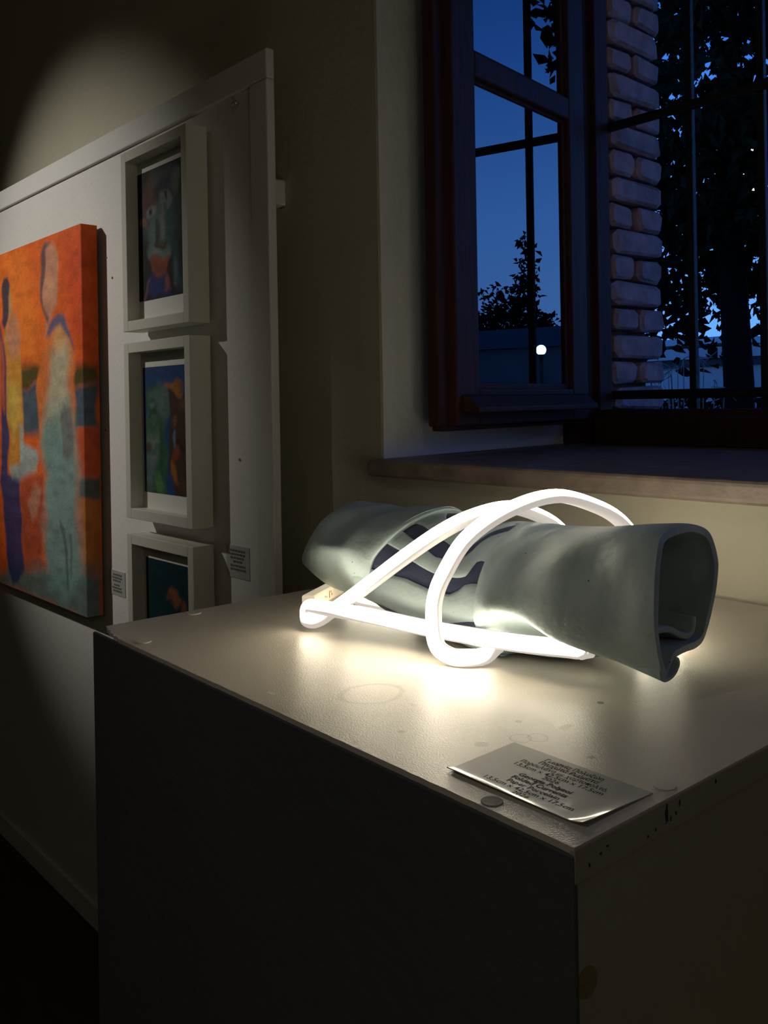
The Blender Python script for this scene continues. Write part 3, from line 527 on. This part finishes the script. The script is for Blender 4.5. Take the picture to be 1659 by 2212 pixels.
LEFT = [
 sec(-.70,[(675,110),(648,106),(622,95),(611,85),(606,73),(604,60),(607,47),(614,36),(624,29),(645,25),(680,25),(700,36),(712,60),(708,84),(697,99),(687,107)],[-.672,-.678,-.682,-.69,-.698,-.70,-.70,-.70,-.70,-.70,-.70,-.70,-.70,-.69,-.68,-.675]),
 sec(-.70,[(672,122.5),(645,117),(616,105),(602,91),(595,76),(593,62),(597,46),(606,31),(618,21),(642,16),(682,16),(710,31),(725,60),(720,90),(705,111),(688,120)],
   [-.660,-.667,-.672,-.68,-.690,-.694,-.696,-.70,-.70,-.70,-.70,-.70,-.69,-.675,-.66,-.657]),
 sec(-.725,[(678,121),(645,115),(614,104),(600,91),(592,78),(594,62),(602,45),(613,30),(625,21),(648,16),(686,17),(714,31),(730,60),(725,90),(710,110),(693,118.5)],[-.70,-.705,-.71,-.715,-.72,-.725,-.725,-.725,-.725,-.725,-.725,-.725,-.72,-.71,-.70,-.70]),
 sec(-.755,[(685,118),(646,112),(615,101),(600,90),(592,81),(600,63),(612,45),(624,30),(634,21),(652,16),(690,17),(720,31),(735,60),(730,90),(715,108),(700,116)]),
 sec(-.80,[(690,115.5),(655,111),(625,100),(610,88),(603,74),(609,57),(621,40),(633,27),(644,19),(661,15),(692,17),(725,31),(742,60),(740,88),(722,107),(705,114)]),
 sec(-.838,[(695,114),(667,107),(643,94),(629,79),(621,63),(625,48),(635,34),(645,25),(655,19),(668,16.5),(692,20),(720,35),(735,60),(732,85),(720,102),(708,110)]),
 sec(-.886,[(700,86),(683,80),(668,70),(658,60),(652,50),(651,42),(655,36),(661,31),(669,27),(680,26),(695,29),(710,40),(720,55),(720,68),(714,77),(708,83)])]

sp = empty('folded_porcelain_roll', (-.62, .665, TOP)); tag(sp, 'pale grey-green folded porcelain roll with navy bands on the plinth', 'sculpture')
def shell(name, S, m, nu, nv, thick, dent=None):
    G = loft(S, nu, nv)
    if dent is not None: G = dent(G)
    o = MB().grid(G, cv=True).build(name, m, sp)
    bm_fix(o); md = o.modifiers.new('solidify', 'SOLIDIFY'); md.thickness = thick; md.offset = -1; md.use_rim = True
    bv = o.modifiers.new('bevel', 'BEVEL'); bv.width = thick*.42; bv.segments = 3; bv.limit_method = 'ANGLE'; bv.angle_limit = math.radians(50)
    return o
import bmesh
def bm_fix(o):
    bm = bmesh.new(); bm.from_mesh(o.data); bmesh.ops.recalc_face_normals(bm, faces=bm.faces)
    c = Vector((0, 0, 0)); 
    for q in bm.verts: c += q.co
    c /= len(bm.verts); s = 0
    for f in bm.faces:
        d = f.calc_center_median() - c; d.x = 0; s += d.dot(f.normal)
    if s < 0: bmesh.ops.reverse_faces(bm, faces=bm.faces)
    bm.to_mesh(o.data); bm.free(); o.data.polygons.foreach_set('use_smooth', [True]*len(o.data.polygons))
def push(G, bumps, k=1.0):               # soft local pushes along Y/Z, (x, y, z, reach along x, reach across, dy, dz)
    for (x, y, z, rx, rr, dy, dz) in bumps:
        w = np.exp(-((G[..., 0]-x)/rx)**2 - (((G[..., 1]-y)**2 + (G[..., 2]-TOP-z)**2)/rr**2))
        G[..., 1] += k*dy*w; G[..., 2] += k*dz*w
    return G
def dents_right(G):
    return push(G, [(-.505, .612, .092, .016, .016, .006, -.002), (-.475, .603, .094, .018, .014, -.0025, 0), (-.43, .606, .102, .020, .016, .0055, -.002), (-.405, .603, .112, .02, .012, -.003, .001),
        (-.40, .596, .072, .018, .03, .004, 0), (-.378, .594, .06, .010, .04, -.0015, 0), (-.53, .592, .050, .012, .013, -.004, .001), (-.505, .596, .044, .02, .010, .004, 0),
        (-.447, .597, .07, .0015, .05, .0012, 0), (-.412, .597, .07, .0015, .05, .0014, 0), (-.54, .61, .10, .008, .02, -.003, .002), (-.53, .645, .113, .008, .014, 0, .004), (-.515, .66, .117, .01, .02, 0, -.004)], .65)
def dents_left(G):
    return push(G, [(-.765, .612, .10, .02, .022, .006, -.003), (-.73, .60, .09, .014, .02, -.003, .001), (-.80, .64, .105, .022, .03, -.004, .004), (-.715, .612, .045, .016, .02, .005, 0), (-.775, .615, .045, .02, .02, .004, .002), (-.745, .68, .12, .02, .03, 0, -.004)])
shell('right_sleeve', SLEEVE, M_pale, 10, 5, .0062, dents_right)
shell('left_fold', LEFT, M_pale, 10, 5, .006, dents_left)
MID = loft(MIDDLE, 12, 8)
mid = MB().grid(MID, cv=True).build('middle_core', M_pale, sp); bm_fix(mid)
# inner scroll of the slab seen through the open right end
scroll = cm([(.604, .050), (.620, .0475), (.640, .046), (.655, .0432), (.672, .036), (.687, .0315), (.699, .0335), (.704, .040), (.705, .048)], 6)
MB().grid([[(x - .25*(y-.6)*.4, y, TOP+z) for y, z in scroll] for x in np.linspace(-.49, -.384, 8)]).build('inner_scroll', M_pale, sp, solid=.0055, bevel=.002)
# small rolled hem hanging under the front corner of the open end
curl = cm([(.607, .032), (.606, .024), (.610, .0185), (.618, .0155), (.630, .0150), (.641, .0175), (.647, .0225), (.645, .0275), (.640, .030)], 5)
Gc = []
for i, x in enumerate(np.linspace(-.44, -.371, 9)):
    t = i/8; Gc.append([(x - .16*(y-.61)*t, y, TOP + .034 + (z-.034)*(.25 + .75*t)) for y, z in curl])
MB().grid(Gc).build('rolled_hem', M_pale, sp, solid=.003, bevel=.001)
# striped bands wrapped round the waist: each a raised strip following the core
def on_mid(a, b, off):
    a = min(max(a, 0), 4.999); G = MID; NV = 8; fu = a*12; fv = (b % 16)*NV
    i = min(int(fu), G.shape[0]-2); j = int(fv) % G.shape[1]; j2 = (j+1) % G.shape[1]; p = fu-i; q = fv-int(fv)
    P = G[i, j]*(1-p)*(1-q) + G[i+1, j]*p*(1-q) + G[i, j2]*(1-p)*q + G[i+1, j2]*p*q
    du = G[i+1, j]-G[i, j]; dv = G[i, j2]-G[i, j]; n = np.cross(du, dv); n /= np.linalg.norm(n)+1e-12
    if n @ (P - np.array([P[0], .66, TOP+.06])) < 0: n = -n
    return P + n*off
BL = {
'a': [(0.85, -0.37), (1.46, -0.35), (1.69, -0.8), (2.95, 0.39), (3.19, -0.45), (4.2, -0.5)],
'b': [(0.84, -0.38), (1.65, 0.14), (2.36, 0.84), (2.88, 1.13), (3.48, 1.32), (3.8, 1.26), (3.9, 0.82), (3.95, 0.3), (4.2, -0.2)],
'c': [(1.16, 1.24), (1.41, 1.19), (1.83, 1.31), (2.32, 1.56), (2.64, 1.76), (3.0, 1.93), (3.28, 2.07), (3.5, 2.1), (3.75, 2.02), (3.89, 1.78), (3.97, 1.41), (4.03, 0.99), (4.3, 0.2)],
'd': [(1.16, 1.79), (1.34, 1.77), (1.64, 1.92), (2.09, 2.21), (2.4, 2.46), (2.71, 2.67), (3.0, 2.91), (3.25, 2.9), (3.43, 2.85), (3.66, 2.74), (3.93, 2.53), (4.07, 2.14), (4.13, 1.65), (4.23, 1.32), (4.6, 0.9)],
'e': [(1.07, 2.69), (1.21, 2.64), (1.42, 2.76), (1.82, 2.98), (2.09, 3.26), (2.38, 3.49), (2.69, 3.71), (2.98, 3.87), (3.27, 3.95), (3.5, 3.93), (3.82, 3.86), (3.99, 3.76), (4.15, 3.59), (4.26, 3.1), (4.34, 2.69), (4.45, 2.58), (4.66, 2.57)],
'f': [(0.76, 4.64), (1.08, 4.69), (1.41, 4.7), (1.83, 4.68), (2.27, 4.65), (2.67, 4.82), (3.16, 5.01), (3.33, 5.02), (3.67, 4.98), (3.76, 4.91), (4.0, 4.59), (4.18, 4.15), (4.42, 3.93), (4.56, 3.87), (4.9, 3.8)],
'g': [(0.26, 6.57), (0.3, 7.24), (0.99, 6.9), (1.58, 6.71), (1.92, 6.73), (2.41, 6.69), (2.87, 6.68), (3.42, 6.48), (3.89, 6.23), (4.32, 6.02), (4.62, 5.93)],
'h': [(1.33, 7.74), (1.94, 7.67), (2.7, 7.26), (3.53, 6.83), (4.09, 6.53), (4.49, 6.48)],
}
def curve(k, a):
    xs_, ys_ = zip(*BL[k]); return float(np.interp(a, xs_, ys_))
def band(name, top, bot, m, lift):
    U = np.linspace(0.05, 4.95, 90); T = np.linspace(0, 1, 9); G = []
    for a in U:
        b0, b1 = curve(top, a), curve(bot, a); b1 = max(b1, b0 + .04); row = [on_mid(a, b0, -.0015)]
        for t in T: row.append(on_mid(a, b0 + (b1-b0)*t, lift*(.75 + .55*math.sin(math.pi*t)) + .0006*math.sin(3*a + t)))
        row.append(on_mid(a, b1, -.0015)); G.append(row)
    o = MB().grid(G).build(name, m, sp); return o
for i, (t, b) in enumerate((('a', 'b'), ('b', 'c'), ('c', 'd'), ('d', 'e'), ('e', 'f'), ('f', 'g'), ('g', 'h'))):
    o = band('navy_band' if i % 2 == 0 else 'pale_band', t, b, M_navy if i % 2 == 0 else M_pale, .0008 if i % 2 == 0 else .0030)

# ------------------------------------------------------------------ flexible light tube wound round the roll
lt = empty('light_tube', (-.60, .57, TOP)); tag(lt, 'glowing warm white flexible light tube looped around the porcelain roll', 'lamp')
R = .0069
PATH = [(-.543,.616,.0092),(-.5355,.594,.0088),(-.541,.577,.0088),(-.553,.5685,.0088),(-.5665,.5655,.0135),(-.5722,.5652,.024),(-.5726,.565,.0404),(-.568,.563,.0598),(-.5583,.565,.0818),(-.5424,.58,.1146),(-.528,.62,.1366),(-.5221,.68,.1437),(-.5176,.74,.1286),(-.5154,.78,.1087),(-.513,.808,.078),(-.512,.82,.045),(-.52,.818,.019),(-.54,.8,.0095),(-.558,.789,.018),(-.57,.785,.045),(-.57,.77,.08),(-.5688,.74,.1057),(-.5663,.7,.1225),(-.5564,.65,.1329),(-.5642,.61,.1282),(-.5769,.58,.1153),(-.6187,.572,.0881),(-.6685,.574,.0578),(-.7145,.5755,.0301),(-.7298,.5705,.019),(-.7375,.566,.0126),(-.744,.56,.0094),(-.7486,.5558,.0114),(-.75,.5555,.0168),(-.7486,.5555,.0222),(-.744,.556,.0255),(-.7339,.5575,.0261),(-.7128,.562,.0263),(-.6647,.57,.0264),(-.5973,.583,.0236),(-.505,.59,.0271),(-.45,.6,.0302),(-.443,.606,.0288),(-.444,.616,.0255)]
def flex(path, name, sub, m_glow=M_lit, gain=1.0):
    P = cm([(x, y, z+TOP) for x, y, z in path], sub); n = 24; rg = []; bk = []
    for i, p in enumerate(P):
        p = Vector(p); t = (Vector(P[min(i+1, len(P)-1)]) - Vector(P[max(i-1, 0)])).normalized()
        o = p - Vector((p.x, .675, TOP-.022)); o.normalize(); k_ = min(1, max(0, (-.665-p.x)/.05)) if p.z < TOP+.045 else 0; o = o.lerp(Vector((0, -.45, .9)), k_); o = (o - t*o.dot(t)).normalized(); b = t.cross(o)     # o: away from the roll
        rg.append([tuple(p + (o*math.cos(q)*(1 if math.cos(q) > 0 else .80) + b*math.sin(q))*R) for q in [2*math.pi*j/n for j in range(n)]])
        prof = [(.90, .10), (1.06, .12), (1.13, .02), (1.10, -.40), (.96, -.70), (.74, -.86), (-.74, -.86), (-.96, -.70), (-1.10, -.40), (-1.13, .02), (-1.06, .12), (-.90, .10)]
        bk.append([tuple(p + (b*x_ + o*y_)*R) for x_, y_ in prof])
    g = MB().grid(rg, cv=True); m = len(rg)*n
    crown = []
    for j in range(n):
        c0 = min(1, max(0, (math.cos(2*math.pi*j/n) - .05)/.40)); crown.append((.05 + .95*c0*c0*(3-2*c0))*gain)
    crown *= len(rg)
    g.f += [tuple(range(n-1, -1, -1)), tuple(range(m-n, m))]; g.sm += [False, False]
    gl = g.build(name, m_glow, lt); at_ = gl.data.attributes.new('crown', 'FLOAT', 'POINT'); at_.data.foreach_set('value', crown); s = MB().grid(bk, smooth=True).build('backing_strip', M_back, gl); s['label'] = 'dimmer silicone backing along the inner side'
    return gl
flex(PATH, 'glowing_tube', 7)
flex([(-.815,.668,.0092),(-.785,.662,.0092),(-.75,.665,.0092),(-.71,.672,.0092)], 'glowing_tube', 8, gain=.8)
flex([(-.520,.806,.0092),(-.470,.788,.0092),(-.447,.752,.0092),(-.438,.718,.0092),(-.440,.692,.0092)], 'glowing_tube', 8, gain=.9)  # hidden strand added to make the glow under the right sleeve
# printed end piece given a weak glow, lying behind the loop, with its end cap
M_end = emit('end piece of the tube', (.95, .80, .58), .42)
e0, e1 = Vector((-.821, .611, TOP+.0085)), Vector((-.868, .694, TOP+.0085)); d = (e1-e0).normalized(); w = Vector((d.y, -d.x, 0))
if w.x < 0: w = -w
e = MB(); q = []
for p in (e0, e0 + (e1-e0)*.5, e1):
    q.append([tuple(p + w*a*.0078 + Vector((0, 0, b*.0078))) for a, b in ((-1,-.8),(-.8,-1),(.8,-1),(1,-.8),(1,.8),(.8,1),(-.8,1),(-1,.8))])
e.grid(q, cv=True, smooth=False); e.f += [tuple(range(7, -1, -1)), tuple(range(16, 24))]; e.sm += [False, False]
ep = e.build('end_piece', M_end, lt); ep['label'] = 'dim flat end piece with faint reddish print'
pm = MB()
for a, b0, b1 in ((.46, -.5, .6), (.38, -.25, .0), (.54, -.3, .1), (.51, .2, .5), (.33, -.1, .15)):
    p = e0 + (e1-e0)*a + w*.00795; pm.add([p + d*dx + Vector((0, 0, z_*.0078)) for dx, z_ in ((-.0012, b0), (.0012, b0), (.0012, b1), (-.0012, b1))], [(0, 1, 2, 3)])
pm.build('print', mat('faded red print', (.45, .18, .14), .6), ep)

# ------------------------------------------------------------------ outdoors at dusk
struct(box('ground', (-40, 1.86, -.4), (40, 60, -.30), M_ground))
M_leaf = mat('dark evergreen leaf', (.010, .018, .008), .8, spec=.08); M_leaf2 = mat('dark conifer needle', (.010, .016, .011), .8, spec=.08)
def leaves(name, m, parent, clusters, per, size, seed):
    r = np.random.RandomState(seed); V = []; F = []; n = 0
    for (cx, cy, cz, rad) in clusters:
        k = int(per*rad*rad)
        p = r.normal(size=(k, 3)); p /= np.linalg.norm(p, axis=1)[:, None]; p *= (r.rand(k, 1)**.5)*rad; p *= (1, 1, .75); p += (cx, cy, cz)
        a = r.normal(size=(k, 3)); a[:, 2] -= .4; a /= np.linalg.norm(a, axis=1)[:, None]; b = np.cross(a, r.normal(size=(k, 3))); b /= np.linalg.norm(b, axis=1)[:, None]
        s = size*(.6 + .8*r.rand(k, 1)); bend = np.cross(a, b)*s*.18
        q = np.stack([p, p + a*s*.5 + b*s*.28 + bend, p + a*s, p + a*s*.5 - b*s*.28 + bend], 1).reshape(-1, 3)
        V.append(q); F += [(n+4*i, n+4*i+1, n+4*i+2, n+4*i+3) for i in range(k)]; n += 4*k
    me = bpy.data.meshes.new(name); me.from_pydata(np.concatenate(V).tolist(), [], F); me.materials.append(m)
    o = bpy.data.objects.new(name, me); COL.objects.link(o); o['kind'] = 'stuff'; return adopt(o, parent)
def tree(name, label, x, y, base, trunk, crown, clusters, per, size, seed, lean=.1, m=M_leaf, group=None):
    t = empty(name, (x, y, base)); tag(t, label, 'tree', group)
    r = random.Random(seed); top = trunk[1]
    MB().tube([(x, y, base-.05), (x+lean*.4, y, base+(top-base)*.35), (x-lean*.3, y, base+(top-base)*.7), (x, y, top)], [trunk[0], trunk[0]*.8, trunk[0]*.65, trunk[0]*.4], 10).build('trunk', M_bark, t)
    for (cx, cy, cz, rad) in clusters[:14]:
        h = base + (top-base)*r.uniform(.55, 1); s = Vector((x, y, h)); e_ = Vector((cx, cy, cz)); mid_ = (s+e_)/2 + Vector((0, 0, .2))
        MB().tube([s, mid_, e_], [trunk[0]*.35, trunk[0]*.2, trunk[0]*.08], 6).build('branch', M_bark, t)
    leaves('foliage', m, t, clusters, per, size, seed); return t
def cloud(n, cx, cy, cz, rx, ry, rz, r0, r1, seed):
    r = random.Random(seed); out = []
    while len(out) < n:
        p = [r.uniform(-1, 1) for _ in range(3)]
        if sum(q*q for q in p) < 1: out.append((cx+p[0]*rx, cy+p[1]*ry, cz+p[2]*rz, r.uniform(r0, r1)))
    return out
# broad dark tree close outside the window, seen straight through the grille
tree('broad_tree', 'broad dark evergreen tree just outside the window, sky in its gaps', -4.05, 8.0, -.3, (.17, 4.6), None,
     cloud(98, -4.3, 8.2, 4.3, 3.0, 1.9, 2.3, .5, .95, 3), 330, .15, 21)
# overhanging sprig of a tree to the right, mirrored in the casement
t2 = tree('overhanging_tree', 'slim tree right of the window whose sprigs show in the casement glass', -.35, 5.4, -.3, (.10, 4.2), None,
     [(-.03, 4.29, 3.40, .13), (.06, 4.17, 3.33, .12), (.02, 4.22, 3.22, .11), (-.02, 4.27, 3.12, .11), (.01, 4.23, 3.06, .07), (-.12, 4.35, 3.3, .16), (-.3, 5.3, 4.6, .5), (-.5, 5.6, 4.9, .6), (-.1, 5.0, 4.6, .4), (-.05, 4.6, 4.1, .3)], 1900, .085, 5)
def conifer(x, y, h, w, label, seed, group):
    t = empty('conifer', (x, y, -.3)); tag(t, label, 'tree', group); r = random.Random(seed); cl = []
    MB().tube([(x, y, -.35), (x, y, h)], [.14, .02], 8).build('trunk', M_bark, t)
    z = .4
    while z < h:
        k = 1 - (z/h); rad = w*(.12 + .88*k)
        for j in range(5): a = r.uniform(0, 6.28); cl.append((x + math.cos(a)*rad*.62, y + math.sin(a)*rad*.62, z + r.uniform(-.1, .1), max(.12, rad*.45)))
        z += .32
    leaves('foliage', M_leaf2, t, cl, 330, .20, seed); return t
conifer(7.73, 21.5, 5.7, 1.25, 'pointed conifer mirrored in the casement glass, taller than its neighbours', 4, 'trees across the garden')
for i, (x, y, cz, rx, rz, lab) in enumerate(((9.5, 22.8, 3.5, .6, .9, 'small round tree mirrored left of the pointed conifer'), (5.9, 22.4, 3.1, .55, 1.0, 'bushy tree mirrored right of the pointed conifer'), (9.3, 26.0, 2.4, 2.6, 1.3, 'wide low tree mirrored far behind the street lamp'), (14.6, 22.5, 2.6, 1.3, 1.2, 'bushy tree at the far right of the garden'), (3.6, 21.5, 2.6, 1.3, 1.5, 'bushy tree left of all the trees across the garden'))):
    tree('garden_tree' if i == 0 else 'garden_tree.%03d' % i, lab, x, y, -.3, (.11, cz), None, cloud(20, x, y, cz, rx, .9, rz, .4, .6, 40+i), 190, .20, 60+i, group='trees across the garden')
# pale low garden building with a flat roof, and a clipped hedge before it
sh = empty('garden_building', (-6.4, 12.9, -.3)); tag(sh, 'low pale garden building with layered flat roof behind the trees', 'building')
M_shed = mat('pale rendered wall', (.55, .58, .62), .9, .2, 10, .1, 2)
box('wall', (-8.2, 12.5, -.3), (-4.2, 14.5, 1.80), M_shed, sh); box('roof', (-8.4, 12.3, 1.86), (-4.0, 14.7, 2.02), M_shed, sh); box('roof_step', (-8.3, 12.7, 2.10), (-6.3, 14.5, 2.20), M_shed, sh)
box('eave', (-8.3, 12.4, 1.74), (-4.1, 14.6, 1.86), mat('dark eave board', (.05, .05, .06), .8), sh)
gh = empty('garden_house', (6.9, 18.9, -.3)); tag(gh, 'long grey rendered house with low pitched roof, mirrored behind the street lamp', 'building')
M_house = mat('grey rendered wall', (.13, .15, .17), .9, .2, 10, .15, 1)
box('wall', (3.4, 18.2, -.3), (11.6, 19.6, 2.45), M_house, gh)
MB().add([(x, y, z) for x in (3.2, 11.8) for y, z in ((18.0, 2.45), (19.8, 2.45), (18.9, 2.95))], [(0, 2, 1), (3, 4, 5), (0, 1, 4, 3), (1, 2, 5, 4), (2, 0, 3, 5)]).build('roof', mat('grey tiled roof', (.10, .115, .13), .9, .4, 20), gh)
hg = empty('clipped_hedge', (-5.6, 10.7, -.3)); tag(hg, 'low dark clipped hedge in front of the pale building', 'hedge')
leaves('foliage', M_leaf, hg, [(x, 10.7 + .1*math.sin(x*9), z, .34) for x in np.arange(-7.6, -3.4, .3) for z in (.0, .45, .9, 1.12)], 700, .12, 9)
# thin pale stems of a dry shrub just outside
ds = empty('dry_shrub', (-1.80, 3.15, -.3)); tag(ds, 'thin pale leafless shrub outside beside the brick jamb', 'shrub')
M_stem = mat('pale dry stem', (.40, .42, .42), .8)
r = random.Random(8)
for i in range(16):
    x0, y0 = -1.80 + r.uniform(-.05, .05), 3.15 + r.uniform(-.05, .05); dx, dy = r.uniform(-.12, .10), r.uniform(-.1, .1); h = r.uniform(1.30, 1.46)
    pts = [(x0, y0, -.3), (x0+dx*.4, y0+dy*.4, .6), (x0+dx, y0+dy, h)]
    b = MB().tube(pts, [.005, .004, .0015], 5)
    for k in range(3): e_ = Vector(pts[2]) + Vector((r.uniform(-.05, .05), r.uniform(-.05, .05), r.uniform(-.06, .05))); b.tube([pts[2], e_], [.002, .001], 4)
    b.build('stem', M_stem, ds)
def street_lamp(name, x, y, h, rad, col, s, label):
    t = empty(name, (x, y, -.3)); tag(t, label, 'street lamp', 'street lamps in the garden')
    MB().tube([(x, y, -.3), (x, y, h-rad*.8)], [.05, .035], 10).build('post', M_iron, t)
    b = MB().grid([[(x + rad*math.sin(a)*math.cos(p), y + rad*math.sin(a)*math.sin(p), h + rad*math.cos(a)) for p in [i*math.tau/16 for i in range(16)]] for a in [math.pi*j/10 + .001 for j in range(10)]+[math.pi-.001]], cv=True)
    b.build('globe', emit(name.replace('_', ' ') + ' globe glass', col, s), t)
    MB().prism([(x + .06*math.cos(i*math.tau/12), y + .06*math.sin(i*math.tau/12)) for i in range(12)], h-rad-.04, h-rad*.85).build('collar', M_iron, t)
street_lamp('street_lamp', 5.12, 16.05, 2.26, .10, (.45, .95, 1), 9, 'street lamp with pale cyan globe mirrored in the casement glass')
street_lamp('street_lamp.001', -7.1, 15.1, 5.2, .42, (.9, .95, 1), 3, 'street lamp with white globe glinting through the broad tree')
